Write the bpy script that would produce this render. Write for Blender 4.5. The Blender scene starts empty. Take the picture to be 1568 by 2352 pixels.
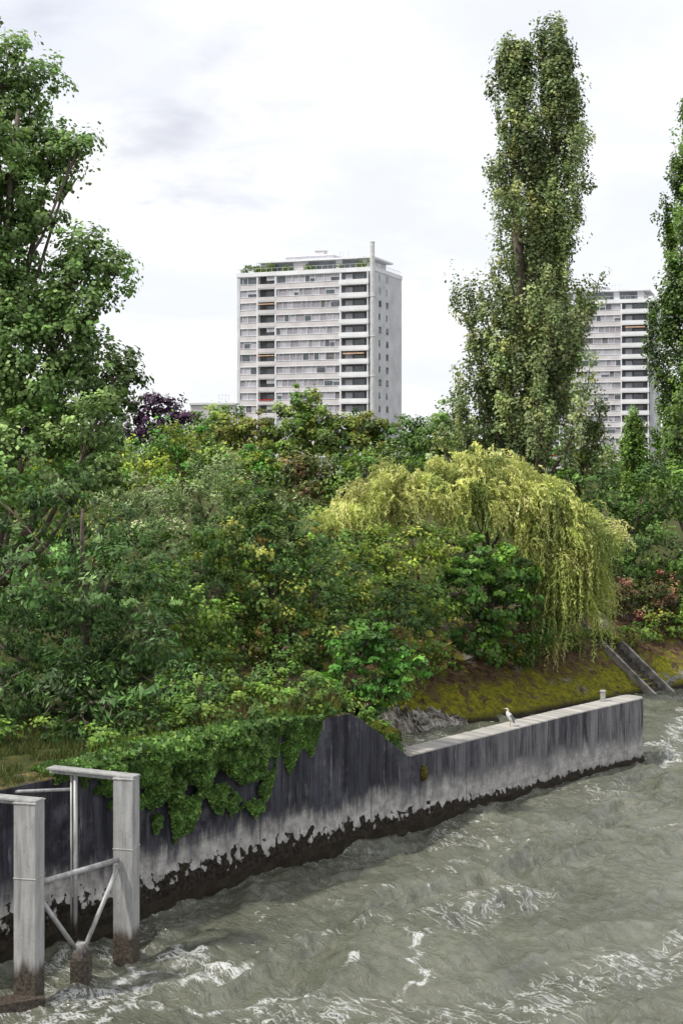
import bpy, math, numpy as np
from mathutils import Vector
rng=np.random.default_rng(7)
scene=bpy.context.scene
COL=scene.collection
# ------------------------------------------------------------ helpers
def empty(name,loc=(0,0,0)):
    e=bpy.data.objects.new(name,None); e.location=loc; e.empty_display_size=.5
    COL.objects.link(e); return e
def link(name,me,parent=None,mat=None,smooth=False):
    o=bpy.data.objects.new(name,me); COL.objects.link(o)
    if mat is not None: me.materials.append(mat)
    if parent is not None:
        o.parent=parent
        o.matrix_parent_inverse.identity()
        o.location=-Vector(parent.location)
    if smooth: me.polygons.foreach_set('use_smooth',[True]*len(me.polygons))
    return o
def np_mesh(name,V,Q):
    V=np.asarray(V,dtype=np.float32); Q=np.asarray(Q,dtype=np.int32)
    me=bpy.data.meshes.new(name)
    me.vertices.add(len(V)); me.vertices.foreach_set('co',V.ravel())
    k=Q.shape[1]; n=len(Q)
    me.loops.add(n*k); me.loops.foreach_set('vertex_index',Q.ravel())
    me.polygons.add(n); me.polygons.foreach_set('loop_start',np.arange(0,n*k,k,dtype=np.int32))
    try: me.polygons.foreach_set('loop_total',np.full(n,k,dtype=np.int32))
    except Exception: pass
    me.update(calc_edges=True); return me
def attr_color(me,name,C):
    C=np.asarray(C,dtype=np.float32)
    if C.shape[1]==3: C=np.concatenate([C,np.ones((len(C),1),np.float32)],1)
    a=me.attributes.new(name,'FLOAT_COLOR','POINT'); a.data.foreach_set('color',C.ravel())
def norm(a): return a/np.maximum(np.linalg.norm(a,axis=-1,keepdims=True),1e-6)
class MB:
    def __init__(s): s.v=[]; s.f=[]
    def box(s,lo,hi,fr=None):
        b=len(s.v)
        for z in (lo[2],hi[2]):
            for x,y in ((lo[0],lo[1]),(hi[0],lo[1]),(hi[0],hi[1]),(lo[0],hi[1])):
                s.v.append(fr(x,y,z) if fr else (x,y,z))
        s.f+= [(b,b+3,b+2,b+1),(b+4,b+5,b+6,b+7),(b,b+1,b+5,b+4),(b+1,b+2,b+6,b+5),(b+2,b+3,b+7,b+6),(b+3,b,b+4,b+7)]
    def tube(s,pts,rad,n=6,cap=True):
        pts=[Vector(p) for p in pts]; b=len(s.v)
        for i,p in enumerate(pts):
            t=(pts[min(i+1,len(pts)-1)]-pts[max(i-1,0)]).normalized()
            r=Vector((1,0,0)) if abs(t.x)<.8 else Vector((0,1,0))
            x=t.cross(r).normalized(); y=t.cross(x)
            R=rad[i] if hasattr(rad,'__len__') else rad
            for k in range(n):
                a=2*math.pi*k/n
                s.v.append(tuple(p+x*math.cos(a)*R+y*math.sin(a)*R))
        for i in range(len(pts)-1):
            for k in range(n):
                s.f.append((b+i*n+k,b+i*n+(k+1)%n,b+(i+1)*n+(k+1)%n,b+(i+1)*n+k))
        if cap:
            s.f.append(tuple(b+k for k in range(n))[::-1]); s.f.append(tuple(b+(len(pts)-1)*n+k for k in range(n)))
    def obj(s,name,mat,parent=None,smooth=False,bevel=0):
        me=bpy.data.meshes.new(name); me.from_pydata([tuple(v) for v in s.v],[],s.f); me.update()
        o=link(name,me,parent,mat,smooth)
        if bevel:
            m=o.modifiers.new('b','BEVEL'); m.width=bevel; m.segments=2
        return o
def vnoise(x,y,seed=0):
    r=np.random.default_rng(seed); T=r.random((256,256))
    xi=np.floor(x).astype(int); yi=np.floor(y).astype(int); fx=x-xi; fy=y-yi
    fx=fx*fx*fx*(fx*(fx*6-15)+10); fy=fy*fy*fy*(fy*(fy*6-15)+10)
    a=T[xi%256,yi%256]; b=T[(xi+1)%256,yi%256]; c=T[xi%256,(yi+1)%256]; d=T[(xi+1)%256,(yi+1)%256]
    return (a*(1-fx)+b*fx)*(1-fy)+(c*(1-fx)+d*fx)*fy
# ------------------------------------------------------------ node helper
class NT:
    def __init__(s,name):
        s.m=bpy.data.materials.new(name); s.m.use_nodes=True; s.t=s.m.node_tree; s.t.nodes.clear()
        s.out=s.t.nodes.new('ShaderNodeOutputMaterial')
    def n(s,typ,**kw):
        nd=s.t.nodes.new(typ)
        for k,v in kw.items(): setattr(nd,k,v)
        return nd
    def set(s,i,v):
        if isinstance(v,bpy.types.NodeSocket): s.t.links.new(v,i)
        else: i.default_value=v
    def math(s,op,a,b=0.0,c=0.0,clamp=False):
        nd=s.t.nodes.new('ShaderNodeMath'); nd.operation=op; nd.use_clamp=clamp
        s.set(nd.inputs[0],a); s.set(nd.inputs[1],b); s.set(nd.inputs[2],c); return nd.outputs[0]
    def mix(s,f,a,b,mode='MIX'):
        nd=s.t.nodes.new('ShaderNodeMix'); nd.data_type='RGBA'; nd.blend_type=mode
        s.set(nd.inputs[0],f); s.set(nd.inputs[6],a if not isinstance(a,tuple) else (*a,1)[:4]); s.set(nd.inputs[7],b if not isinstance(b,tuple) else (*b,1)[:4]); return nd.outputs[2]
    def ss(s,v,lo,hi,a=0.,b=1.):
        nd=s.t.nodes.new('ShaderNodeMapRange'); nd.interpolation_type='SMOOTHSTEP'
        s.set(nd.inputs[0],v); s.set(nd.inputs[1],lo); s.set(nd.inputs[2],hi); s.set(nd.inputs[3],a); s.set(nd.inputs[4],b); return nd.outputs[0]
    def noise(s,vec,scale,detail=4,rough=.55,dist=0.):
        nd=s.t.nodes.new('ShaderNodeTexNoise'); s.set(nd.inputs['Vector'],vec); nd.inputs['Scale'].default_value=scale
        nd.inputs['Detail'].default_value=detail; nd.inputs['Roughness'].default_value=rough; nd.inputs['Distortion'].default_value=dist
        return nd.outputs['Fac']
    def map(s,vec,sc=(1,1,1),loc=(0,0,0),rot=(0,0,0)):
        nd=s.t.nodes.new('ShaderNodeMapping'); s.set(nd.inputs[0],vec); nd.inputs[1].default_value=loc; nd.inputs[2].default_value=rot; nd.inputs[3].default_value=sc; return nd.outputs[0]
    def pos(s): return s.t.nodes.new('ShaderNodeNewGeometry').outputs['Position']
    def sep(s,v):
        nd=s.t.nodes.new('ShaderNodeSeparateXYZ'); s.set(nd.inputs[0],v); return nd.outputs
    def bsdf(s,color,rough=.8,spec=.3,metal=0.,normal=None):
        nd=s.t.nodes.new('ShaderNodeBsdfPrincipled')
        s.set(nd.inputs['Base Color'],color if not isinstance(color,tuple) else (*color,1)[:4])
        s.set(nd.inputs['Roughness'],rough); s.set(nd.inputs['Specular IOR Level'],spec); s.set(nd.inputs['Metallic'],metal)
        if normal is not None: s.set(nd.inputs['Normal'],normal)
        return nd.outputs[0]
    def bump(s,h,strength=.5,dist=.05,normal=None):
        nd=s.t.nodes.new('ShaderNodeBump'); nd.inputs['Strength'].default_value=strength; nd.inputs['Distance'].default_value=dist
        s.set(nd.inputs['Height'],h)
        if normal is not None: s.set(nd.inputs['Normal'],normal)
        return nd.outputs[0]
    def done(s,sh): s.t.links.new(sh,s.out.inputs[0]); return s.m
def simple(name,col,rough=.7,spec=.3,metal=0.,var=.25,scale=1.5,bump=0.):
    m=NT(name); p=m.pos(); n=m.noise(p,scale,6)
    c=m.mix(m.ss(n,.3,.7),tuple(x*(1-var) for x in col),tuple(min(x*(1+var*.6),1) for x in col))
    nm=m.bump(m.noise(p,scale*12,5),bump,.02) if bump else None
    return m.done(m.bsdf(c,rough,spec,metal,nm))
def leaf_mat(name,transl=.27,rough=.5,spec=.3):
    m=NT(name); a=m.n('ShaderNodeAttribute',attribute_name='Col').outputs['Color']
    b=m.bsdf(a,rough,spec)
    t=m.t.nodes.new('ShaderNodeBsdfTranslucent'); m.set(t.inputs[0],m.mix(1.,a,(1.15,1.3,.6),'MULTIPLY'))
    mx=m.t.nodes.new('ShaderNodeMixShader'); mx.inputs[0].default_value=transl
    m.t.links.new(b,mx.inputs[1]); m.t.links.new(t.outputs[0],mx.inputs[2])
    return m.done(mx.outputs[0])
LEAF=leaf_mat('leaf'); 
BARK=simple('bark',(.16,.13,.11),.9,.1,var=.5,scale=3,bump=.6)
# ------------------------------------------------------------ world / light
sun_dir=Vector((-.55,-.26,.79)).normalized()
elev=math.asin(sun_dir.z); az=math.atan2(sun_dir.x,sun_dir.y)
w=bpy.data.worlds.new('World'); scene.world=w; w.use_nodes=True
nt=w.node_tree; nt.nodes.clear()
W=NT.__new__(NT); W.t=nt
out=nt.nodes.new('ShaderNodeOutputWorld')
sky=nt.nodes.new('ShaderNodeTexSky'); sky.sky_type='NISHITA'; sky.sun_disc=False; sky.sun_elevation=elev; sky.sun_rotation=az%(2*math.pi)
bg1=nt.nodes.new('ShaderNodeBackground'); bg1.inputs[1].default_value=.12; nt.links.new(sky.outputs[0],bg1.inputs[0])
tc=nt.nodes.new('ShaderNodeTexCoord'); d=tc.outputs['Generated']; sx=W.sep(d)
den=W.math('ADD',W.math('MAXIMUM',sx[2],0.),.22)
cb=nt.nodes.new('ShaderNodeCombineXYZ'); W.set(cb.inputs[0],W.math('DIVIDE',sx[0],den)); W.set(cb.inputs[1],W.math('DIVIDE',sx[1],den)); 
n1=W.noise(W.map(cb.outputs[0],(1,1,1),(2.3,.4,0)),1.6,7,.5,.3)
n2=W.noise(W.map(cb.outputs[0],(1,1,1),(7.3,4.4,0)),4.0,6,.55,.5)
n3=W.noise(W.map(cb.outputs[0],(1,1,1),(1.3,8.4,0)),7.0,6,.55,.4)
cc=W.mix(W.ss(n1,.36,.6),(.72,.74,.79),(.86,.86,.87))
cc=W.mix(W.math('MULTIPLY',W.ss(n2,.5,.72),.6),cc,(.70,.72,.78))
def cloudpatch(cc,dirv,r0,r1,col,amt):
    v=nt.nodes.new('ShaderNodeVectorMath'); v.operation='DISTANCE'; W.set(v.inputs[0],d); v.inputs[1].default_value=Vector(dirv).normalized()
    dd=W.math('ADD',v.outputs['Value'],W.math('MULTIPLY',W.math('SUBTRACT',n3,.5),.16))
    dd=W.math('ADD',dd,W.math('MULTIPLY',W.math('SUBTRACT',n2,.5),.14))
    f=W.math('MULTIPLY',W.ss(dd,r0,r1,1.,0.),amt)
    return W.mix(f,cc,col)
cc=cloudpatch(cc,(-.112,1,.232),-.02,.085,(.54,.555,.62),.85)
cc=cloudpatch(cc,(-.21,1,.31),-.02,.07,(.57,.59,.67),.85)
cc=cloudpatch(cc,(.02,1,.17),.0,.11,(.68,.70,.76),.7)
bg2=nt.nodes.new('ShaderNodeBackground'); W.set(bg2.inputs[0],cc); bg2.inputs[1].default_value=1.36
ms=nt.nodes.new('ShaderNodeMixShader'); ms.inputs[0].default_value=.92
nt.links.new(bg1.outputs[0],ms.inputs[1]); nt.links.new(bg2.outputs[0],ms.inputs[2]); nt.links.new(ms.outputs[0],out.inputs[0])
sl=bpy.data.lights.new('sun','SUN'); sl.energy=4.0; sl.angle=math.radians(4); sl.color=(1,.95,.86)
so=bpy.data.objects.new('sun',sl); COL.objects.link(so); so.rotation_euler=(-sun_dir).to_track_quat('-Z','Y').to_euler()
scene.view_settings.view_transform='Standard'; scene.view_settings.look='None'; scene.view_settings.exposure=0
# ------------------------------------------------------------ camera
cd=bpy.data.cameras.new('camera'); cam=bpy.data.objects.new('camera',cd); COL.objects.link(cam)
cam.location=(0,0,12); cam.rotation_euler=(math.radians(90),0,0)
cd.sensor_fit='VERTICAL'; cd.sensor_height=36; cd.sensor_width=24; cd.lens=50; cd.shift_y=-.0578; cd.clip_end=9000; cd.clip_start=.5
scene.camera=cam
# ------------------------------------------------------------ layout curves
WX=np.array([-20,-7.94,-5.15,-2.25,2.15,7.99,11.9]); WY=np.array([19.6,33.1,36.3,39.95,45.06,51.6,55.6])
def wy(x): return np.interp(x,WX,WY)
def dist_poly(px,py,poly):
    best=np.full(px.shape,1e9); sg=np.ones(px.shape)
    for (ax,ay),(bx,by) in zip(poly[:-1],poly[1:]):
        dx,dy=bx-ax,by-ay; L=dx*dx+dy*dy
        t=np.clip(((px-ax)*dx+(py-ay)*dy)/L,0,1)
        qx=px-(ax+t*dx); qy=py-(ay+t*dy); dd=np.hypot(qx,qy)
        side=np.sign(dx*(py-ay)-dy*(px-ax)); m=dd<best-1e-9
        sg=np.where(m,side,sg); best=np.where(m,dd,best)
    return best*np.where(sg==0,1,sg)
off=.45*np.array([-.745,.67])
wallland=[(-200+off[0],-187+off[1])]+[(x+off[0],wy(x)+off[1]) for x in (-20,-7.94,-5.15,-2.25,.2)]
land=wallland+[(1.2,48),(2.3,56),(2.9,60.8),(7.5,63.7),(16.3,71.5),(30,81),(80,103),(500,190),(4000,600)]
def axis(lo,hi,step,far_lo,far_hi):
    a=list(np.arange(lo,hi+1e-6,step)); s=step
    while a[-1]<far_hi: s*=1.25; a.append(a[-1]+s)
    s=step
    while a[0]>far_lo: s*=1.25; a.insert(0,a[0]-s)
    return np.array(a)
def grid(xs,ys):
    X,Y=np.meshgrid(xs,ys); nx,ny=len(xs),len(ys)
    i=np.arange(nx*ny).reshape(ny,nx)
    Q=np.stack([i[:-1,:-1],i[:-1,1:],i[1:,1:],i[1:,:-1]],-1).reshape(-1,4)
    return X,Y,Q
def ground_h(X,Y):
    D=dist_poly(X,Y,land); Dw=np.abs(dist_poly(X,Y,wallland))
    n=vnoise(X*.8,Y*.8,3)*.3+vnoise(X*2.1,Y*2.1,4)*.14
    bank=np.where(D>-1.2,-.9+(D+1.2)*.74,-2.5)+np.where(D>.3,(n-.2)*.8,0)
    top=3.2+np.clip((D-4)*.06,0,2.0)+n*.5
    bank=np.minimum(bank,top)
    ter=4.02+n*.25+np.clip((D-3)*.04,0,1.2)
    wt=np.clip(1-(Dw-3)/5,0,1)*(X<1.2)
    isw=(np.abs(Dw-np.abs(D))<.05)|(Dw<2.2)
    h=np.where((D>0)&(X<.9),np.maximum(bank,np.where(isw,ter,ter*wt+bank*(1-wt))),bank)
    h=np.where(D<=0,np.minimum(bank,-.6-0*D),h)
    return h
xs=axis(-22,32,.35,-4000,4000); ys=axis(24,95,.35,-300,6000)
X,Y,Q=grid(xs,ys); H=ground_h(X,Y)
me=np_mesh('ground',np.stack([X,Y,H],-1).reshape(-1,3),Q)
m=NT('ground'); p=m.pos(); z=m.sep(p)[2]
na=m.noise(p,.8,6,.6); nb=m.noise(p,4,6,.65); nc=m.noise(p,.35,4); nd_=m.noise(p,13,5,.7); ne=m.noise(p,1.7,6,.7,.6)
moss=m.mix(m.ss(nb,.35,.65),(.28,.26,.025),(.11,.12,.018)); soil=m.mix(m.ss(nb,.3,.7),(.055,.035,.022),(.19,.125,.075))
stone=m.mix(m.ss(nb,.3,.7),(.16,.15,.14),(.36,.34,.32))
grass=m.mix(m.ss(nb,.3,.7),(.03,.045,.014),(.09,.09,.03))
zz=m.math('ADD',z,m.math('MULTIPLY',m.math('SUBTRACT',na,.5),4.2))
c=m.mix(m.ss(zz,1.0,1.7),moss,soil)
c=m.mix(m.ss(ne,.53,.60,0,.9),c,m.mix(m.ss(nb,.4,.6),(.045,.028,.02),(.13,.08,.055)))
c=m.mix(m.ss(na,.56,.64,0,.75),c,moss)
c=m.mix(m.math('MULTIPLY',m.ss(nc,.55,.61),m.ss(ne,.45,.52)),c,stone)
c=m.mix(m.ss(nd_,.5,.68,0.,.65),c,(.025,.018,.012))
c=m.mix(m.ss(m.math('ADD',z,m.math('MULTIPLY',nb,.4)),.3,.6,1.,0.),c,(.03,.026,.02))
c=m.mix(m.ss(z,3.2,3.9),c,grass)
GM=m.done(m.bsdf(c,.95,.1,0.,m.bump(m.math('ADD',nb,m.math('MULTIPLY',nd_,.4)),.9,.16)))
link('ground',me,None,GM,True)
# ------------------------------------------------------------ river
xs=axis(-10,20,.10,-300,4000); ys=axis(27,76,.11,-300,800)
X,Y,Q=grid(xs,ys)
a=.67*X+.745*Y; b=.745*X-.67*Y
wx=vnoise(a*.35,b*.4,11)*2.4; wb=vnoise(a*.3,b*.35,12)*2.4
def ridge(n): return 1-np.abs(2*n-1)
rough=.25+1.25*np.clip(vnoise(a*.15+wx*.25,b*.33+wb*.3,13)*1.3-.1,0,1)
h=.34*(vnoise(a*.30+wx*.4,b*.5+wb,21)-.5)+rough*(.25*(ridge(vnoise(a*.5+wx,b*.9+wb,22))-.5)+.15*(ridge(vnoise(a*1.05+wx*1.4,b*1.7+wb*1.4,23))-.5)+.065*(ridge(vnoise(a*2.4+wb,b*3.4+wx,24))-.5)+.02*(vnoise(a*5,b*5.5,25)-.5))
fine=np.clip((30-np.maximum(np.abs(X-5)-14,0)*3)/30,0,1)*np.clip((110-Y)/35,0,1)*np.clip((Y-18)/9,0,1)
h=h*fine
foam=np.zeros_like(X)
jx=X+(vnoise(X*.7,Y*.7,43)-.5)*1.6+(vnoise(X*1.3,Y*1.3,44)-.5)*1.0+(vnoise(X*3.3,Y*3.3,45)-.5)*.5; jy=Y+(vnoise(X*.7,Y*.7,42)-.5)*1.6+(vnoise(X*1.3,Y*1.3,46)-.5)*1.0+(vnoise(X*3.3,Y*3.3,47)-.5)*.5
def seg(pts,wd,amt,j=True):
    global foam
    D=np.abs(dist_poly(jx if j else X,jy if j else Y,pts)); foam=np.maximum(foam,amt*np.exp(-(D/wd)**2))
seg([(-6.9,30.7),(-5.6,31.2),(-3.9,32.2),(-3.0,33.1),(-3.6,34.0),(-4.6,34.2)],.42,1.0)
seg([(-7.2,30.2),(-4.9,29.9),(-2.5,30.6),(-1.2,31.0),(.84,31.9),(1.5,33),(1.4,34.4)],.22,.93)
seg([(-6.5,29.6),(-4.4,30.6),(-3.2,30.4)],.45,.92)
seg([(0,30.1),(2.5,30.5),(3.2,31)],.15,.82)
seg([(-2.5,36),(1,38.5),(2.5,38.2)],.13,.72)
seg([(-1.5,34.2),(0,35.5),(3,36.2)],.13,.72)
seg([(3,41),(6,43),(8,45.5)],.13,.72)
seg([(5,33),(8,34.5),(9,37)],.15,.74)
seg([(9,44),(12,47),(13,50)],.2,.72)
seg([(3.5,46),(6,48.5),(9,51.5)],.12,.72)
seg([(-6.0,31.6),(-5.1,32.7),(-4.4,33)],.5,1.0)
seg([(12.4,55.6),(14,59),(17,66),(22,72)],.9,.88)
seg([(14,60),(18,63),(30,70)],1.2,.80)
seg([(x,wy(x)-.02) for x in (-20,-7.94,-5.15,-2.25,2.15,7.99,11.9)],.13,.78,False)
foam=np.maximum(foam,.20+.40*np.clip((vnoise(a*.22+wx*.3,b*.5+wb*.5,33)-.56)*4,0,1))
h+=foam*.05*(vnoise(X*5,Y*5,9))
me=np_mesh('river_water',np.stack([X,Y,h],-1).reshape(-1,3),Q)
attr_color(me,'Foam',np.repeat(foam.reshape(-1,1),3,1))
m=NT('river_water'); p=m.pos(); fa=m.n('ShaderNodeAttribute',attribute_name='Foam').outputs['Fac']
rp=m.map(p,(1,1,1),(0,0,0),(0,0,math.radians(-42)))
st=m.map(rp,(1.,.55,1)); 
b1=m.noise(m.map(rp,(1.8,.9,1)),1.7,6,.62,1.1); b2=m.noise(st,9,4,.6,.6)
fn=m.noise(m.map(rp,(1.3,.5,1)),1.0,10,.66,1.2)
rg=m.math('SUBTRACT',1.,m.math('ABSOLUTE',m.math('SUBTRACT',m.math('MULTIPLY',fn,2.),1.)))
fth=m.math('SUBTRACT',1.035,m.math('MULTIPLY',fa,.10))
ff=m.ss(m.math('SUBTRACT',rg,fth),-.015,.03)
f2=m.math('MULTIPLY',m.ss(m.noise(p,6,8,.78,.8),.46,.62),m.ss(fa,.6,.98))
ff=m.math('MAXIMUM',m.math('MULTIPLY',ff,.75),m.math('MULTIPLY',f2,.88))
wc=m.mix(m.ss(m.noise(st,.5,4),.3,.7),(.092,.098,.068),(.150,.157,.118))
col=m.mix(ff,wc,(.68,.69,.69))
nm=m.bump(b1,1.,.26); nm=m.bump(b2,.6,.045,nm)
WM=m.done(m.bsdf(col,m.math('ADD',.08,m.math('MULTIPLY',ff,.5)),.65,0.,nm))
link('river_water',me,None,WM,True)
# ------------------------------------------------------------ quay wall
def conc_mat():
    m=NT('stained_concrete'); at=m.n('ShaderNodeAttribute',attribute_name='wc').outputs['Color']
    sc=m.n('ShaderNodeSeparateColor'); m.set(sc.inputs[0],at); u,ah,pr=sc.outputs[0],sc.outputs[1],sc.outputs[2]
    p=m.pos(); z=m.sep(p)[2]
    cmb=m.n('ShaderNodeCombineXYZ'); m.set(cmb.inputs[0],u); m.set(cmb.inputs[2],z); q=cmb.outputs[0]
    s1=m.noise(m.map(q,(1.3,1,.12)),1.6,9,.74,.15); s2=m.noise(m.map(q,(4,1,.3),(3,0,1)),1.5,8,.7,.3); s3=m.noise(m.map(q,(3.2,1,.1),(8,0,1)),1.6,7,.7,.1)
    big=m.noise(q,.55,5,.6); fine=m.noise(q,9,6,.7); med=m.noise(q,2.6,6,.65)
    light=m.mix(m.ss(med,.3,.7),(.24,.23,.22),(.52,.50,.48)); light=m.mix(m.ss(fine,.45,.75,0,.45),light,(.15,.13,.12))
    dark=m.mix(m.ss(s1,.38,.72),(.016,.016,.022),(.085,.085,.105)); dark=m.mix(m.math('MULTIPLY',m.ss(big,.48,.64),m.ss(med,.38,.6)),dark,(.085,.085,.105))
    dk2=m.mix(m.ss(s1,.34,.64),(.042,.042,.052),(.26,.255,.265))
    dark=m.mix(pr,dark,dk2)
    dark=m.mix(m.ss(s3,.53,.66,0,.7),dark,(.012,.012,.016))
    edge=m.math('ADD',z,m.math('MULTIPLY',m.math('SUBTRACT',s1,.5),2.2)); edge=m.math('ADD',edge,m.math('MULTIPLY',m.math('SUBTRACT',big,.5),1.3))
    lt=m.math('ADD',m.math('MULTIPLY',ah,.85),.5)
    D=m.ss(m.math('SUBTRACT',edge,lt),-.15,.6)
    c=m.mix(D,light,dark)
    run=m.math('MULTIPLY',m.ss(s2,.55,.65),m.ss(big,.42,.58)); c=m.mix(m.math('MULTIPLY',run,m.math('ADD',.40,m.math('MULTIPLY',pr,.3))),c,(.38,.37,.37))
    fj=m.math('ABSOLUTE',m.math('SUBTRACT',m.math('FRACT',m.math('DIVIDE',u,4.9)),.5)); c=m.mix(m.ss(fj,.0022,.0045,.75,0.),c,(.012,.012,.014))
    fz=m.math('ABSOLUTE',m.math('SUBTRACT',m.math('FRACT',m.math('DIVIDE',z,1.1)),.5)); c=m.mix(m.ss(fz,.004,.012,.3,0.),c,(.02,.02,.022))
    nz=m.sep(m.n('ShaderNodeNewGeometry').outputs['True Normal'])[2]
    tp=m.mix(m.ss(med,.3,.7),(.24,.23,.215),(.46,.44,.41)); tp=m.mix(m.ss(fine,.52,.68,0,.7),tp,(.08,.07,.055))
    ms_=m.mix(m.ss(med,.4,.6),(.07,.075,.02),(.22,.17,.03)); tp=m.mix(m.ss(pr,.0,.25),m.mix(m.ss(fine,.35,.6),ms_,(.06,.05,.04)),tp)
    c=m.mix(m.ss(nz,.6,.8),c,tp)
    vo=m.n('ShaderNodeTexVoronoi'); m.set(vo.inputs['Vector'],q); vo.inputs['Scale'].default_value=4.2
    rag=m.math('ADD',m.math('MULTIPLY',m.math('SUBTRACT',m.noise(q,1.7,7,.72),.5),2.3),m.math('MULTIPLY',m.math('SUBTRACT',vo.outputs['Distance'],.4),.7))
    al=m.ss(m.math('SUBTRACT',z,m.math('MULTIPLY',ah,m.math('ADD',.92,rag))),-.02,.02,1.,0.)
    c=m.mix(al,c,m.mix(m.ss(fine,.4,.6),(.007,.006,.005),(.04,.03,.02)))
    tide=m.ss(m.math('SUBTRACT',z,m.math('MULTIPLY',ah,.4)),-.05,.3,.7,0.); c=m.mix(tide,c,(.03,.024,.016))
    bh=m.math('ADD',m.math('MULTIPLY',fine,.4),m.math('MULTIPLY',al,m.noise(q,6,5,.7)))
    return m.done(m.bsdf(c,.85,.25,0.,m.bump(bh,.8,.06)))
CONC=conc_mat()
def wall_mesh():
    V=[];A=[];F=[]
    xs=np.concatenate([np.arange(-20,11.75,.12),[11.8,11.86,11.9]])
    pts=np.stack([xs,wy(xs)],1)
    for _ in range(60): pts[1:-1]=.25*pts[:-2]+.5*pts[1:-1]+.25*pts[2:]
    tg=np.gradient(pts,axis=0); tg/=np.linalg.norm(tg,axis=1,keepdims=True); nn=np.stack([tg[:,1],-tg[:,0]],1)
    us=np.concatenate([[0],np.cumsum(np.linalg.norm(np.diff(pts,axis=0),axis=1))])
    R=26; ring=None
    for i in range(len(pts)):
        x=pts[i,0]
        top=np.interp(x,[-20,.25,1.1,1.95,2.15,12],[4.17,4.17,3.35,2.5,2.40,2.45])
        if .2<x<2.05: top+=.07*math.floor(3*vnoise(np.array(x*5),np.array(1.5),3))
        th=.95; e=len(pts)-1-i; ins=[.16,.05,.015][e] if e<3 else 0
        ah=float(np.interp(x,[-8,-5,-2,2,5,9,12],[1.15,1.0,.9,.68,.42,.25,.16]))
        pr=float(np.interp(x,[1.0,3.0,6,12],[0,.3,.7,1]))
        P=pts[i]-nn[i]*ins
        rowp=[]
        for k in range(R):
            z=-1+(top-.03+1)*k/(R-1); lump=0
            if z<ah*1.2: lump=.12*vnoise(np.array(us[i]*4.0),np.array(z*5.0),5)*min(1,max(0,(ah*1.2-z)*4))
            q=P+nn[i]*lump; rowp.append((q[0],q[1],z))
        q=P-nn[i]*.03; rowp.append((q[0],q[1],top))
        for s in (.3,.6,th-.03-ins): q=pts[i]-nn[i]*s; rowp.append((q[0],q[1],top+.01*rng.random()))
        q=pts[i]-nn[i]*(th-ins); rowp.append((q[0],q[1],top-.03)); rowp.append((q[0],q[1],-1))
        b=len(V); V+=rowp; A+=[(us[i],ah,pr)]*len(rowp); n=len(rowp)
        if ring is not None:
            for k in range(n-1): F.append((ring+k,b+k,b+k+1,ring+k+1))
        ring=b; last=n
    F.append(tuple(ring+k for k in range(last)))
    me=bpy.data.meshes.new('quay_wall'); me.from_pydata(V,[],F); me.update()
    attr_color(me,'wc',np.array(A))
    return link('quay_wall',me,None,CONC,False)
wall_mesh()
# ------------------------------------------------------------ stairs, revetment
m=NT('broken_concrete'); p=m.pos(); n=m.noise(p,2.2,7,.7); n2=m.noise(p,9,6,.7)
c=m.mix(m.ss(n,.35,.65),(.17,.15,.13),(.48,.46,.42)); c=m.mix(m.ss(m.noise(p,1.3,6,.7),.5,.58,0,.9),c,(.05,.035,.025)); c=m.mix(m.ss(n2,.5,.66,0,.7),c,(.04,.035,.03))
GREYB=m.done(m.bsdf(c,.9,.15,0.,m.bump(n2,.9,.08)))
GREY=simple('weathered_concrete',(.30,.28,.26),.9,.15,var=.55,scale=2.2,bump=.7)
DARKC=simple('damp_stone',(.08,.07,.055),.9,.15,var=.5,scale=4,bump=.7)
st=empty('concrete_stairs',(15.7,71.2,0))
fr=lambda o:(lambda s,t,z:(o[0]+.75*s-.66*t,o[1]+.66*s+.75*t,z))
f=fr((15.55,70.95)); mb=MB()
for i in range(16): mb.box((-.62,i*.26-.3,-.6),(.62,i*.26+.26-.3,.02+i*.185),f)
mb.obj('steps',DARKC,st)
for s0,nm_ in ((.64,'right_kerb'),(-.80,'left_kerb')):
    mb=MB()
    for s in (s0,s0+.16):
        for t,zz in ((-.7,-.7),(-.7,.0),(3.95,3.25),(3.95,.5)): mb.v.append(f(s,t,zz+.1))
    mb.f+=[(0,1,2,3),(7,6,5,4),(0,4,5,1),(1,5,6,2),(2,6,7,3),(3,7,4,0)]
    mb.obj(nm_,GREY,st)
mb=MB(); r=np.random.default_rng(5); N=44; M_=12
for i in range(N+1):
    x=1.6+3.9*i/N; y0=58.5+(x-1.6)*1.75 if x<2.95 else 60.86+(x-2.95)*.63
    tl=1.2*(1-i/N)**.6*(.6+.7*r.random())+.06
    for j in range(M_+1):
        t=-.5+(tl+.5)*j/M_; mb.v.append((x-.4*t,y0+.92*t+.05*r.normal(),-.3+(t+.5)*.78+.08+.10*r.random()))
for i in range(N):
    for j in range(M_): a0=i*(M_+1)+j; mb.f.append((a0,a0+M_+1,a0+M_+2,a0+1))
mb.obj('broken_revetment',GREYB,None,False)
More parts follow.
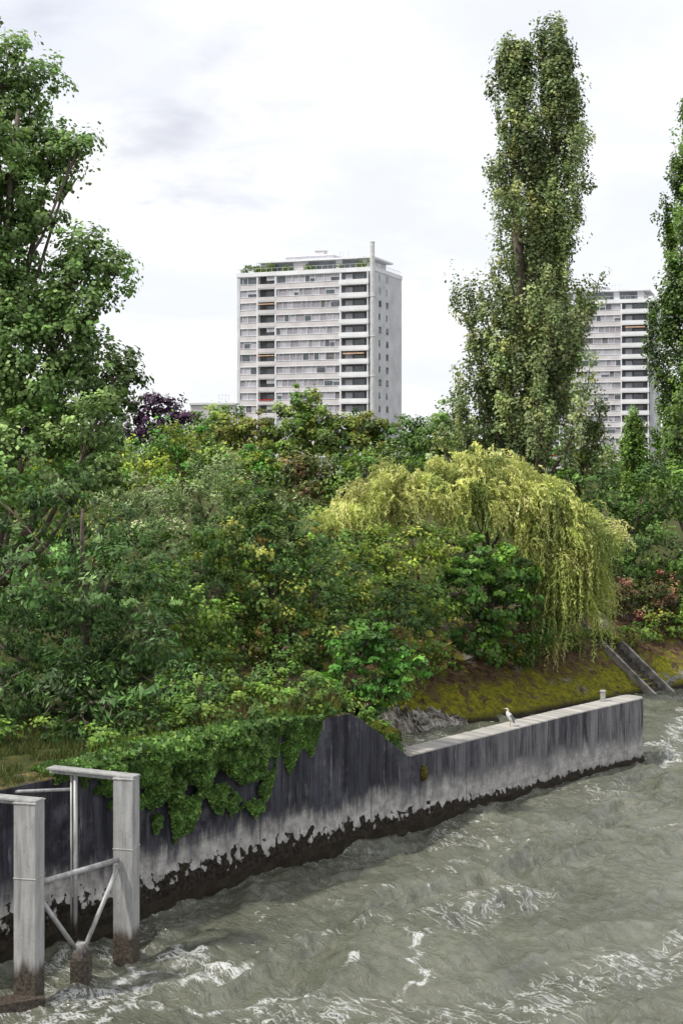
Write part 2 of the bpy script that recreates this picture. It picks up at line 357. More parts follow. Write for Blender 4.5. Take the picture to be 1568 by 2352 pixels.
# ------------------------------------------------------------ steel frame
m=NT('galvanised_steel'); p=m.pos(); z=m.sep(p)[2]; n=m.noise(m.map(p,(3,3,.5)),2,6,.6); n2=m.noise(p,14,6,.7)
c=m.mix(m.ss(n,.3,.7),(.30,.30,.30),(.47,.47,.465)); c=m.mix(m.ss(n2,.54,.72,0,.6),c,(.20,.15,.11))
c=m.mix(m.ss(m.noise(m.map(p,(6,6,.3),(4,1,2)),2.2,6,.6),.53,.7,0,.55),c,(.18,.16,.13))
c=m.mix(m.ss(m.math('ADD',z,m.math('MULTIPLY',n,.6)),.95,1.3,1.,0.),c,m.mix(m.ss(n2,.35,.65),(.03,.022,.018),(.12,.10,.08)))
STEEL=m.done(m.bsdf(c,.5,.4,.25,m.bump(n2,.2,.01)))
fm=empty('steel_gate_frame',(-5.9,32.2,0))
def colm(name,c,w,z0,z1):
    ang=math.radians(-12); ca,sa=math.cos(ang),math.sin(ang)
    f=lambda x,y,z:(c[0]+x*ca-y*sa,c[1]+x*sa+y*ca,z)
    mb=MB(); mb.box((-w/2,-w/2,z0),(w/2,w/2,z1),f)
    mb.box((-w/2-.02,-w/2-.02,z1),(w/2+.02,w/2+.02,z1+.03),f)
    mb.box((-w/2-.012,-w/2-.012,2.72),(w/2+.012,w/2+.012,2.75),f)
    return mb.obj(name,STEEL,fm,bevel=.008)
A_=(-6.83,31.15); B_=(-5.05,33.45)
colm('near_column',A_,.50,-1.5,4.36); colm('far_column',B_,.48,-1.5,4.36)
def beam(name,p,q,w,h,mat=STEEL):
    p=Vector(p);q=Vector(q); d=(q-p); L=d.length; d.normalize(); s=d.cross(Vector((0,0,1))).normalized(); u=s.cross(d)
    mb=MB(); mb.box((0,-w/2,-h/2),(L,w/2,h/2),lambda x,y,z:tuple(p+d*x+s*y+u*z)); return mb.obj(name,mat,fm)
beam('far_top_beam',(-4.80,33.36,4.415),(-7.0,34.25,4.43),.34,.035)
beam('near_top_beam',(-6.58,31.05,4.415),(-9.2,31.9,4.43),.34,.035)
beam('far_top_web',(-5.2,33.5,4.34),(-7.0,34.25,4.35),.05,.11); beam('near_top_web',(-7.0,31.2,4.34),(-9.2,31.9,4.35),.05,.11)
def tub(name,pts,r,n=12):
    mb=MB(); mb.tube(pts,r,n); return mb.obj(name,STEEL,fm,True)
tub('cross_tube',[(-6.65,31.38,2.52),(-5.22,33.2,2.50)],.062)
tub('brace_left',[(-6.7,31.35,2.26),(-5.97,32.15,.75)],.055); tub('brace_right',[(-5.2,33.2,2.36),(-5.83,32.3,.75)],.055)
tub('guide_post',[(-6.35,34.0,-1),(-6.35,34.0,4.4)],.05); tub('guide_post_inner',[(-6.46,34.06,-1),(-6.46,34.06,4.4)],.025)
tub('hand_rail',[(-6.4,33.6,4.05),(-9.2,33.3,4.0)],.04)
mb=MB(); mb.box((-6.1,32.0,-1.5),(-5.68,32.42,.55)); 
b=len(mb.v); mb.v+=[(-6.1,32.0,.55),(-5.68,32.0,.55),(-5.68,32.42,.55),(-6.1,32.42,.55),(-6.0,32.1,.9),(-5.8,32.1,.9),(-5.8,32.3,.9),(-6.0,32.3,.9)]
mb.f+=[(b,b+1,b+5,b+4),(b+1,b+2,b+6,b+5),(b+2,b+3,b+7,b+6),(b+3,b,b+4,b+7),(b+4,b+5,b+6,b+7)]
mb.obj('middle_stub',STEEL,fm)
beam('sill_beam',(-6.5,31.0,.10),(-9.5,29.6,.10),.5,.22)
# ------------------------------------------------------------ bollard
mb=MB(); bx,by=10.05,54.75
mb.tube([(bx,by,2.44),(bx,by,2.80)],.10,14); mb.tube([(bx,by,2.803),(bx,by,2.86)],[.13,.12],14); mb.tube([(bx,by,2.452),(bx,by,2.47)],.17,14)
mb.obj('mooring_bollard',STEEL,None,False,.006)
# ------------------------------------------------------------ heron
def bird():
    e=empty('grey_heron',(5.86,49.75,2.41))
    m=NT('plumage'); p=m.pos()
    WHITE=m.done(m.bsdf(m.mix(m.ss(m.noise(p,30,4),.4,.6),(.55,.55,.55),(.75,.75,.74)),.8,.2))
    GREYF=simple('wing_plumage',(.13,.14,.16),.8,.2,var=.5,scale=20)
    YEL=simple('bird_bill',(.45,.33,.12),.5,.3,scale=20); BLK=simple('dark_feather',(.02,.02,.025),.6,.3,scale=20)
    def skin(name,pts,rad,edges,mat,sub=2):
        me=bpy.data.meshes.new(name); me.from_pydata([(x*1.12+5.86,y*1.12+49.75,z*1.12+2.41) for x,y,z in pts],edges,[])
        o=link(name,me,e,mat); md=o.modifiers.new('s','SKIN')
        for i,r_ in enumerate(rad): me.skin_vertices[0].data[i].radius=r_ if isinstance(r_,tuple) else (r_,r_)
        me.skin_vertices[0].data[0].use_root=True
        s=o.modifiers.new('ss','SUBSURF'); s.levels=sub; s.render_levels=sub; return o
    ch=lambda n:[(i,i+1) for i in range(n-1)]
    skin('body',[(.04,0,.28),(.0,0,.36),(-.045,0,.43),(-.06,0,.475),(-.035,0,.51),(-.045,0,.555),(-.08,0,.575),(-.12,0,.575),(.10,0,.20),(.14,0,.12)],
         [.095,.105,.08,.052,.038,.040,.040,.018,.06,.02],[(0,1),(1,2),(2,3),(3,4),(4,5),(5,6),(6,7),(0,8),(8,9)],WHITE)
    for s in (-1,1):
        skin('wing_left' if s<0 else 'wing_right',[(.03,s*.085,.40),(.08,s*.095,.32),(.13,s*.07,.22),(.17,s*.03,.11)],[(.045,.03),(.055,.03),(.045,.025),(.012,.012)],ch(4),GREYF)
        skin('leg_left' if s<0 else 'leg_right',[(.02,s*.04,.25),(.035,s*.04,.13),(.02,s*.04,.01),(-.04,s*.045,.006)],[.022,.010,.009,.006],ch(4),YEL,1)
        skin('toe_left' if s<0 else 'toe_right',[(.02,s*.04,.01),(-.03,s*.04+.03,.006)],[.007,.005],ch(2),YEL,1)
    mb=MB(); mb.tube([(5.86-.13,49.75,2.41+.645),(5.86-.29,49.75,2.41+.66)],[.018,.002],8); mb.obj('bill',YEL,e)
    skin('crest',[(-.10,0,.60),(-.05,0,.60),(.0,0,.585),(.04,0,.555)],[.012,.02,.014,.004],ch(4),BLK,1)
bird()
# ------------------------------------------------------------ towers
BT_W=simple('facade_white',(.74,.745,.78),.7,.3,var=.10,scale=.25)
BT_C=simple('facade_concrete',(.60,.605,.64),.8,.2,var=.14,scale=.3)
BT_B=simple('facade_spandrel',(.60,.575,.59),.8,.2,var=.12,scale=.4)
BT_BL=simple('window_blinds',(.42,.42,.47),.6,.3,var=.2,scale=.6)
BT_BL2=simple('window_blinds_dark',(.28,.265,.31),.6,.3,var=.2,scale=.6)
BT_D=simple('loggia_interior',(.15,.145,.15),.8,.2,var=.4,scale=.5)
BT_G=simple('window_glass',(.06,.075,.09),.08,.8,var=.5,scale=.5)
BT_O=simple('awning_fabric',(.62,.42,.30),.8,.1,var=.2); BT_R=simple('geraniums',(.5,.03,.02),.8,.1,var=.5,scale=6)
BT_M=simple('flue_metal',(.60,.60,.60),.4,.5,.3,var=.15)
def tower(name,O,adir,L,Wd,ztop,seed,flue=True,pitch=2.8):
    R=np.random.default_rng(seed)
    ax=np.array(adir)/np.linalg.norm(adir); bx=np.array([ax[1],-ax[0]]); 
    if bx[1]<0: bx=-bx
    fr=lambda a,b,z:(O[0]+ax[0]*a+bx[0]*b,O[1]+ax[1]*a+bx[1]*b,z)
    e=empty(name,(O[0],O[1],0)); M={k:MB() for k in 'wcbldgorxm'}
    z0=2.0; nf=int((ztop-.8-z0)/pitch)
    M['c'].box((.01,1.6,z0),(L-.3,Wd-.2,ztop-.3),fr)
    M['c'].box((0,.0,z0),(.9,Wd,ztop-.05),fr)
    M['c'].box((L-.7,0,z0),(L,Wd,ztop-.05),fr)
    M['w'].box((-.12,-.15,ztop-.9),(L+.1,1.0,ztop),fr)
    M['w'].box((-.12,1.003,ztop-.9),(1.0,Wd+.1,ztop-.003),fr); M['c'].box((1.003,1.003,ztop-.5),(L-.1,Wd,ztop-.2),fr)
    bays=[('win',L-.75,L-4.7),('log',L-5.0,L-9.0),('win',L-9.3,7.9),('bal',7.6,.95)]
    for p_ in (L-4.7,L-9.0,): M['w'].box((p_-.3,-.02,z0),(p_,1.58,ztop-.9),fr)
    M['w'].box((7.6,-.02,z0),(7.9,1.58,ztop-.9),fr)
    for i in range(nf):
        zt=ztop-.9-i*pitch; zb=zt-pitch
        for kind,a1,a0 in bays:
            if kind=='win':
                M['b'].box((a0,.05,zb),(a1,1.5,zb+1.05),fr); M['w'].box((a0,-.03,zb+1.053),(a1,1.5,zb+1.15),fr)
                M['w'].box((a0,.0,zt-.16),(a1,1.5,zt-.003),fr)
                a=a0+.05
                while a<a1-.3:
                    wd=R.choice([1.15,1.5,2.1]); wd=min(wd,a1-a-.02)
                    k=R.choice(['l','x','g','d'],p=[.40,.36,.19,.05])
                    if i==0: k=R.choice(['l','g'],p=[.35,.65])
                    zz=zb+1.153
                    M[k].box((a+.04,.26,zz),(a+wd-.04,1.4,zt-.163),fr)
                    if k=='g' and R.random()<.5: M['l'].box((a+.05,.2,zt-.163-R.random()*.9-.1),(a+wd-.05,.257,zt-.166),fr)
                    M['w'].box((a+wd-.04,.14,zz),(a+wd+.04,1.4,zt-.163),fr)
                    if k in 'lx':
                        for s in range(1,6): M['b'].box((a+.05,.235,zz+s*.24),(a+wd-.05,.258,zz+s*.24+.03),fr)
                    a+=wd
            elif kind=='log':
                M['w'].box((a0,-.05,zb-.003),(a1,1.58,zb+.2),fr); M['b'].box((a0,-.12,zb+.203),(a1,.0,zb+1.05),fr)
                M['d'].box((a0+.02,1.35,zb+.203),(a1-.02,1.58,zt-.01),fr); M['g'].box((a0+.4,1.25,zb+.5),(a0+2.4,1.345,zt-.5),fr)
                q=R.random()
                if q<.16: M['o'].box((a0+.1,-.35,zt-.6),(a1-.1,.0,zt-.4),fr)
                elif q<.45: M['l'].box((a0+.1,.2,zt-1.0),(a0+2,.25,zt-.05),fr)
                if i==9 or R.random()<.06 : M['r'].box((a0+.3,-.3,zb+1.0),(a1-.3,-.13,zb+1.2),fr)
            else:
                M['w'].box((a0,-1.35,zb-.003),(a1,1.58,zb+.2),fr)
                M['w'].box((a0,-1.38,zb+.203),(a1,-1.25,zb+1.08),fr); M['w'].box((a0,-1.245,zb+.206),(a0+.12,-.02,zb+1.08),fr); M['w'].box((a1-.12,-1.245,zb+.206),(a1,-.02,zb+1.08),fr)
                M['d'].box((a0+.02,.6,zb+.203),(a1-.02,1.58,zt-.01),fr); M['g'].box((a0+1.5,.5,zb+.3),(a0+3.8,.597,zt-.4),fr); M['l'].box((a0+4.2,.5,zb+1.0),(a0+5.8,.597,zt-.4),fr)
                M['c'].box((a0+.1,-1.2,zb+.206),(a0+.35,.6,zt-.01),fr)
                if R.random()<.12: M['o'].box((a0+1,-1.5,zt-.7),(a1-1,-.4,zt-.45),fr)
        for b0,wd in ((2.6,1.5),(7.2,1.5)):
            M['g'].box((-.03,b0,zb+1.0),(.02,b0+wd*R.choice([1,1,.55]),zt-.35),fr)
            M['w'].box((-.07,b0-.12,zb+.88),(.02,b0+wd+.12,zb+.997),fr)
        M['b'].box((-.012,.05,zb-.02),(.02,Wd-.05,zb+.02),fr)
    M['c'].box((2.6,3.2,ztop-.2),(L-4.2,Wd-3,ztop+2.3),fr); M['w'].box((1.2,2.4,ztop+2.303),(L-3.6,Wd-2.2,ztop+2.65),fr)
    M['g'].box((4.2,3.1,ztop+.4),(8.5,3.197,ztop+2.1),fr); M['g'].box((10,3.1,ztop+.4),(16.5,3.197,ztop+2.1),fr); M['b'].box((17,3.1,ztop),(19.5,3.197,ztop+2.2),fr); M['g'].box((20,3.1,ztop+.4),(25.5,3.197,ztop+2.1),fr)
    M['c'].box((12,6,ztop+2.653),(L-9,12,ztop+3.8),fr); M['w'].box((11.7,5.7,ztop+3.803),(L-8.7,12.3,ztop+4.0),fr)
    M['b'].box((14.4,7,ztop+4.003),(16.4,9,ztop+5.0),fr); M['c'].box((14.2,6.8,ztop+5.003),(16.6,9.2,ztop+5.15),fr)
    for a in np.arange(.3,L-.2,1.3): M['m'].box((a,.1,ztop),(a+.05,.15,ztop+.8),fr)
    M['m'].box((.3,.09,ztop+.803),(L-.2,.16,ztop+.86),fr)
    for b_ in np.arange(.9,Wd,1.3): M['m'].box((.1,b_,ztop),(.15,b_+.05,ztop+.8),fr)
    M['m'].box((.09,.9,ztop+.803),(.16,Wd,ztop+.86),fr)
    for a in (9,10.2,11): M['m'].tube([fr(a,8,ztop+2.65),fr(a,8,ztop+4.9)],.05,5); M['m'].box((a-.6,7.98,ztop+4.4),(a+.6,8.02,ztop+4.45),fr)
    if flue:
        M['m'].tube([fr(.25,-.72,z0),fr(.25,-.72,ztop+5.0)],.5,16); 
        for zz in np.arange(ztop-40,ztop,8.4): M['m'].box((-.4,-1.3,zz),(.9,-.01,zz+.15),fr)
        M['m'].tube([fr(.25,-.72,ztop+5.003),fr(.25,-.72,ztop+5.15)],.56,16)
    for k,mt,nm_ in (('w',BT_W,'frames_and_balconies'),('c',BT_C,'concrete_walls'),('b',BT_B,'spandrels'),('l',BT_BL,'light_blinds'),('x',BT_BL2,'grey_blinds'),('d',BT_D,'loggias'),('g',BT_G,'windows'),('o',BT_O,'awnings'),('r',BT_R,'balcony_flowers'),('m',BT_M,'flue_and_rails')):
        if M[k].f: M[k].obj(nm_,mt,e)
    return e,fr
tow1,fr1=tower('apartment_tower',(6.98,300.),(-29.8,11.6),32.,17.6,51.3,3)
tow2,fr2=tower('apartment_tower',(75.8,346.),(-28.5,9.0),32.,18.,49.6,9,False,2.75)
lo=empty('low_apartment_block',(-38,420,0)); mb=MB(); mb.box((-44,415,0),(-31.5,430,26.0)); mb.obj('walls',BT_B,lo)
mb=MB(); mb.box((-44.4,414.5,26.0),(-31.2,430.5,26.6)); mb.obj('roof_edge',BT_W,lo)
mb=MB(); 
for x in np.arange(-36,-32,1.0): mb.tube([(x,418,26.6),(x,418,29.1)],.06,5)
for zz in (27.8,29): mb.tube([(-36,418,zz),(-33,418,zz)],.06,5)
mb.obj('roof_railing',BT_M,lo)
# ------------------------------------------------------------ foliage generators
GAIN=1.55
def make_leaves(name,P,N,L,Wd,C,parent,T=None,droop=.3,mat=LEAF,seed=0):
    r=np.random.default_rng(seed+5); n=len(P)
    if T is None:
        T=r.normal(size=(n,3)); T[:,2]-=droop
    T=T-N*np.sum(T*N,1,keepdims=True); T=norm(T); B=np.cross(N,T)
    L=np.asarray(L).reshape(-1,1); Wd=np.asarray(Wd).reshape(-1,1)
    V=np.stack([P-T*L*.5,P+B*Wd*.5+T*L*.05,P+T*L*.5,P-B*Wd*.5+T*L*.05],1).reshape(-1,3)
    Qd=np.arange(n*4).reshape(-1,4)
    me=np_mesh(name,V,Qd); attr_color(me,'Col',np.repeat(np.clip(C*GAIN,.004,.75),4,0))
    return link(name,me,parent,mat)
def pal_pick(pal,n,r):
    cs=np.array([p[0] for p in pal]); ws=np.array([p[1] for p in pal],float); ws/=ws.sum()
    return cs[r.choice(len(pal),n,p=ws)]
NLEAF=0
def crown_pts(blobs,rc,dens,nl,pal,seed,flat=.6,gap=.0,back=.5,jit=.22):
    r=np.random.default_rng(seed); Ps=[];Ns=[];Cs=[]
    for bl in blobs:
        c=np.array(bl[:3]); rad=np.array([bl[3]]*3 if len(bl)==4 else bl[3:6])*1.0
        area=4*math.pi*((rad[0]*rad[2]+rad[0]*rad[1]+rad[1]*rad[2])/3)
        n=max(6,int(area/(math.pi*(rc*1.3)**2)*dens*.9))
        D=norm(r.normal(size=(n,3))); keep=(D[:,1]<.35)|(r.random(n)<back); D=D[keep]; n=len(D)
        fr_=.34+.72*r.random(n)**.6
        lump=1+.20*np.sin(D[:,0]*5+seed+c[0]*3)*np.cos(D[:,2]*6+c[2]*2)
        p=c+D*rad*(fr_*lump)[:,None]
        if gap>0:
            g=np.sin(p[:,0]*1.7+seed)*np.sin(p[:,2]*1.9+seed*2)*np.sin(p[:,1]*1.3)
            k=(g>gap-.75); p=p[k];D=D[k];n=len(p)
        if n==0: continue
        bv=math.exp(r.normal()*.12)
        cc=pal_pick(pal,n,r)*np.exp(r.normal(size=(n,1))*jit)*bv
        sz=rc*np.exp(r.normal(size=n)*.35); m_=np.maximum(8,(nl*np.exp(r.normal(size=n)*.25)).astype(int))
        idx=np.repeat(np.arange(n),m_); t=len(idx)
        o=r.normal(size=(t,3))*np.array([1,1,flat]); o/=np.maximum(1,np.linalg.norm(o,axis=1,keepdims=True)/1.5)
        P=p[idx]+o*(sz[idx]*.60)[:,None]
        N=norm(D[idx]*.6+norm(o)*.5+np.array([0,0,.5])+r.normal(size=(t,3))*.34)
        C=cc[idx]*np.exp(r.normal(size=(t,1))*.18)*(1+.35*np.clip(o[:,2:3],-1,1))  # random tone, plus shade painted into leaf colour: clumps darker below, lighter on top
        Ps.append(P);Ns.append(N);Cs.append(C)
    return np.concatenate(Ps),np.concatenate(Ns),np.concatenate(Cs)
def limbs(mb,base,r0,blobs,r,twigs=4):
    base=np.array(base,float); bl=np.array([b[:3] for b in blobs]); top=bl[:,2].max(); cen=bl.mean(0)
    H=top-base[2]
    def tp(t): 
        q=base+(np.array([cen[0],cen[1],top])-base)*np.array([t**1.5,t**1.5,t]); return q+np.array([math.sin(t*5)*.02*H,math.cos(t*4)*.02*H-.02*H,0])
    ts=np.linspace(0,.92,9); mb.tube([tp(t) for t in ts],[r0*(1.25 if t==0 else 1-.85*t) for t in ts],8)
    for b in blobs:
        c=np.array(b[:3]); rad=b[3]
        t0=max(.12,min(.8,(c[2]-base[2])/H-.22-.15*r.random())); s=tp(t0); mid=(s+c)/2+np.array([0,0,-.08*np.linalg.norm(c-s)])+r.normal(size=3)*.08*rad
        rr=max(.02,r0*(1-.85*t0)*.5); mb.tube([s,mid,c],[rr,rr*.7,rr*.4],6)
        for k in range(twigs):
            dd=norm(r.normal(size=3)+np.array([0,0,.3])); e=c+dd*rad*.9; mm=(c*.5+e*.5)+r.normal(size=3)*.06*rad
            mb.tube([mid*.3+c*.7,mm,e],[rr*.35,rr*.22,rr*.08],4,False)
def tree(name,base,blobs,pal,leaf=.16,rc=.42,dens=1.6,nl=55,seed=1,r0=.25,gap=0.,droop=.3,asp=.6,flat=.6,back=.35,jit=.25,twigs=4):
    global NLEAF
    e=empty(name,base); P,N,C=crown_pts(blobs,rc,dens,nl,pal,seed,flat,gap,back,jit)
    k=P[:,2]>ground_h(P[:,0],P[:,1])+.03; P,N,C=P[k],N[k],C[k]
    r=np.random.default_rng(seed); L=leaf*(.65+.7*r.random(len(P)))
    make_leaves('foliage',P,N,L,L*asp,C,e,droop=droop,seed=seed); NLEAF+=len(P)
    mb=MB(); limbs(mb,base,r0,blobs,r,twigs); mb.obj('trunk_and_limbs',BARK,e,True)
    return e
DG=[((.035,.072,.016),3),((.052,.098,.022),3),((.085,.135,.028),1)]
MG=[((.062,.115,.022),3),((.095,.155,.028),3),((.14,.195,.035),1)]
YG=[((.175,.225,.03),3),((.25,.28,.04),2),((.11,.165,.028),2)]
GG=[((.155,.20,.095),3),((.20,.245,.12),2),((.095,.135,.052),2)]
BR=[((.12,.145,.028),3),((.15,.15,.028),2),((.07,.105,.02),3),((.16,.125,.03),.7)]
RD=[((.12,.09,.035),2),((.08,.10,.028),4),((.16,.09,.05),.7),((.06,.085,.02),2)]
RP=[((.15,.085,.045),2),((.08,.09,.03),4),((.24,.11,.08),1.1),((.06,.08,.02),2)]
PU=[((.035,.018,.04),3),((.055,.026,.055),2)]
BG=[((.055,.17,.02),3),((.09,.23,.03),2),((.038,.115,.015),2)]
CH=[((.036,.074,.021),3),((.050,.096,.028),3),((.11,.17,.065),.8)]
# cottonwood left
c=[(-11.8,25.4,1.5),(-10.7,25.0,1.0),(-11.9,23.9,1.4),(-12.8,22.4,2.2),(-11.3,22.7,1.5),(-10.0,22.5,1.1),(-9.0,22.3,.7),(-9.5,21.7,.65),(-10.9,20.9,1.3),(-12.4,20.3,1.9),(-10.4,20.1,.8),(-11.6,19.0,1.2),
 (-8.7,18.7,1.15),(-7.9,18.3,.9),(-9.1,17.8,1.2),(-10.6,17.6,1.5),(-12.2,17.2,2.2),(-9.6,16.2,1.5),(-8.5,16.8,.8),(-10.8,15.1,2.0),(-8.6,14.7,1.5),(-7.6,14.5,.9),(-12.2,13.6,2.3),(-9.4,13.1,1.8),(-7.8,13.0,1.1),(-10.6,11.8,1.9),(-8.3,11.6,1.2),(-12,15.8,1.8)]
r=np.random.default_rng(1)
bl=[(x,49+r.normal()*1.0,z,rr) for x,z,rr in c]
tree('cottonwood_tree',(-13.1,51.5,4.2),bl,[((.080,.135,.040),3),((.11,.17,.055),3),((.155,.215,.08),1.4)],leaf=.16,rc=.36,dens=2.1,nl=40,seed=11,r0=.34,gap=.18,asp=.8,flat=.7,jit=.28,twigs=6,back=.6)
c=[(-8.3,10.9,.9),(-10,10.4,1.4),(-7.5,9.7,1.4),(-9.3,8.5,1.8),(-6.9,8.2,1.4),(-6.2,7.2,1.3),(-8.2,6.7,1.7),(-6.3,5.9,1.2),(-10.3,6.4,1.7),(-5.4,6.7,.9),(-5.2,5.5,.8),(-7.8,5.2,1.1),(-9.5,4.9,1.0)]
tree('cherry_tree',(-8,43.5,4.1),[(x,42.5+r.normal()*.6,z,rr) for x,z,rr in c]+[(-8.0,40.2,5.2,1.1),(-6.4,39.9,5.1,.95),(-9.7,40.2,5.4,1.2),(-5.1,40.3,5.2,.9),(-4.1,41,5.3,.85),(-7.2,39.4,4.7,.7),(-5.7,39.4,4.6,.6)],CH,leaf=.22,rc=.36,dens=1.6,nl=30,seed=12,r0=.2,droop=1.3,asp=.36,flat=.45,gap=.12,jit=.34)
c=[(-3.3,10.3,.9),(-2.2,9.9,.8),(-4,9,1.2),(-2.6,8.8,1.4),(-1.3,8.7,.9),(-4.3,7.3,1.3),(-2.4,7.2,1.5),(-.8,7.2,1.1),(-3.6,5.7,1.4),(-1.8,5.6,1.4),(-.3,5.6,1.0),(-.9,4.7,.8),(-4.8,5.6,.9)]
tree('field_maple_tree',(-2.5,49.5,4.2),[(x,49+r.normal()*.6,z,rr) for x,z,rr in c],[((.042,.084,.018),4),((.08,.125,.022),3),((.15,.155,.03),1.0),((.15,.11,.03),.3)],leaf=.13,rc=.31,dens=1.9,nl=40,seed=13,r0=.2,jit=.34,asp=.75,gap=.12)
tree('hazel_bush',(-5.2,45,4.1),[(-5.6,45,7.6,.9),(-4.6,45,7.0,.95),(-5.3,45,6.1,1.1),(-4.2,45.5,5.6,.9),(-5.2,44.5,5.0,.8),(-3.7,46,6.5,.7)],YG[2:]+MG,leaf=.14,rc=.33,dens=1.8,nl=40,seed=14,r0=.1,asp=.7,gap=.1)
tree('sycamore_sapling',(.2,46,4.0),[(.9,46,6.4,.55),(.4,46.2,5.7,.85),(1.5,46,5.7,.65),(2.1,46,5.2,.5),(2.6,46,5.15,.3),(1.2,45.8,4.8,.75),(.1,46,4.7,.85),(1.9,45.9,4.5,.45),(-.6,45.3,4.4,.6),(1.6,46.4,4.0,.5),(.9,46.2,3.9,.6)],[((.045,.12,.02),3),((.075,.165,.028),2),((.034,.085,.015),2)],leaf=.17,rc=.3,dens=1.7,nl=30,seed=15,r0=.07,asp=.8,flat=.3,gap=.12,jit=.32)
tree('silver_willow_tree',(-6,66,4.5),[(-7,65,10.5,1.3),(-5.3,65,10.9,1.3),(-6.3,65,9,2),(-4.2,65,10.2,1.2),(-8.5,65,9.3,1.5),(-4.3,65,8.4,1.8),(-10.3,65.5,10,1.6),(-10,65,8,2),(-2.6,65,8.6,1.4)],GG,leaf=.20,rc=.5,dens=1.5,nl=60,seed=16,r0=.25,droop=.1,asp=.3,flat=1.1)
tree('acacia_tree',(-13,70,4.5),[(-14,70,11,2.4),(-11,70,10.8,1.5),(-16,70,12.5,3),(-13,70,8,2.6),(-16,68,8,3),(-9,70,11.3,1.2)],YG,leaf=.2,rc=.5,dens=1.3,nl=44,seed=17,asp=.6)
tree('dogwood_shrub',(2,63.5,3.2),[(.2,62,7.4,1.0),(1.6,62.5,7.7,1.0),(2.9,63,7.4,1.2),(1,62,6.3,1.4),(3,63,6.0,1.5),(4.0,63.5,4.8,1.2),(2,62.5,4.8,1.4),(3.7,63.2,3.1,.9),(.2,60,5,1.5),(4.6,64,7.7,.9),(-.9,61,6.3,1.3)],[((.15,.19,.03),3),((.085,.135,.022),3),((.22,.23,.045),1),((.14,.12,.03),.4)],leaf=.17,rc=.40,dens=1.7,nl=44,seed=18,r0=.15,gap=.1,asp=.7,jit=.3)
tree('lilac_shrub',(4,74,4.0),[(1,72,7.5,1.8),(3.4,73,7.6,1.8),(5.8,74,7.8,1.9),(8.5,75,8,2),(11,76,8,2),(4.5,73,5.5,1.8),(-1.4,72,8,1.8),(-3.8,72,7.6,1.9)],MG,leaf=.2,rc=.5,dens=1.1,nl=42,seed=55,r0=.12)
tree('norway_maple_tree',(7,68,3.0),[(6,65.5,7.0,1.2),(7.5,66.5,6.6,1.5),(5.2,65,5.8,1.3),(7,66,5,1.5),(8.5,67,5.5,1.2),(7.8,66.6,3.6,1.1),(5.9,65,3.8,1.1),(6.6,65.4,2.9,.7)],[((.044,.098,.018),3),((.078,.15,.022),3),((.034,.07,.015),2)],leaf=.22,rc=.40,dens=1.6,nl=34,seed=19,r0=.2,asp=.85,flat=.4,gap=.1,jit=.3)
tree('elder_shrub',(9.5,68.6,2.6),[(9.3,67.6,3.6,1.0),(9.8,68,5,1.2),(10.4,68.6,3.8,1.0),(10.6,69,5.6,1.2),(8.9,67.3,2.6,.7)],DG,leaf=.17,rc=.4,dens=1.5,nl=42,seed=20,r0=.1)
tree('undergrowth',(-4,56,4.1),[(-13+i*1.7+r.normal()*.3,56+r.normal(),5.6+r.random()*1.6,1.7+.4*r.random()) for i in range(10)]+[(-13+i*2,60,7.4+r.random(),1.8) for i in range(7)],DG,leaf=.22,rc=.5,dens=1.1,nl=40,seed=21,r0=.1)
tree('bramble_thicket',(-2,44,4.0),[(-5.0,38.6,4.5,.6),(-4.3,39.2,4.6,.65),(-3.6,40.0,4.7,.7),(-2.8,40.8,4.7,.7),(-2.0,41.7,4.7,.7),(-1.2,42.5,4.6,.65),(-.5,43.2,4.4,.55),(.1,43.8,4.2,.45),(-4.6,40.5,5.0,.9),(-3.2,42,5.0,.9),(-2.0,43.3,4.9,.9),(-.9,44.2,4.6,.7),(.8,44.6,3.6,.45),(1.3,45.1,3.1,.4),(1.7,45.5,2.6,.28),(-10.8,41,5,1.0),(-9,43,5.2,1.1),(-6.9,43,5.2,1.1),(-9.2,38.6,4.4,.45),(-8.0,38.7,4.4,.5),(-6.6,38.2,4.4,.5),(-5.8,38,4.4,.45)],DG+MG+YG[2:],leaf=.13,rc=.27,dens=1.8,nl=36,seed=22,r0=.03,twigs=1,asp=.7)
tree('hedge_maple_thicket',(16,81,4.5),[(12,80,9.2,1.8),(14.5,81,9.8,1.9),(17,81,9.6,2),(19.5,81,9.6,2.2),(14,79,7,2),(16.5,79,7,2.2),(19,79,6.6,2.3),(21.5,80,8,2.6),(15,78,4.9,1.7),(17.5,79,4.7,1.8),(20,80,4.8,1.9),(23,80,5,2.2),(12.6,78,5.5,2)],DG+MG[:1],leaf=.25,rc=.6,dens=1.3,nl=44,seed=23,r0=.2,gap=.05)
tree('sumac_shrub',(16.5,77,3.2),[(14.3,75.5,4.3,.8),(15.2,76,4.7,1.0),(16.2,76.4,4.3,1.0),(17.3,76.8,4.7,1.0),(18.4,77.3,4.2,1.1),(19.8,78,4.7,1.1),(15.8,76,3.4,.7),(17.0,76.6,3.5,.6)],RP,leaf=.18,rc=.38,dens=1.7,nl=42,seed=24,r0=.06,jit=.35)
tree('bank_scrub',(5,66,2.8),[(x,(60.9+(x-3)*.63 if x<7.5 else 63.7+(x-7.5)*.886)+2.7+r.random()*1.3,2.3+r.random()*1.0,.45+.4*r.random()) for x in np.arange(2.0,22,.75)]+[(x,58.5+(x-1.6)*1.75+1.6,1.9+r.random()*.5,.7) for x in (1.2,1.8,2.4,2.9)],MG+BR[:2],leaf=.17,rc=.34,dens=1.4,nl=36,seed=25,r0=.04,twigs=1)
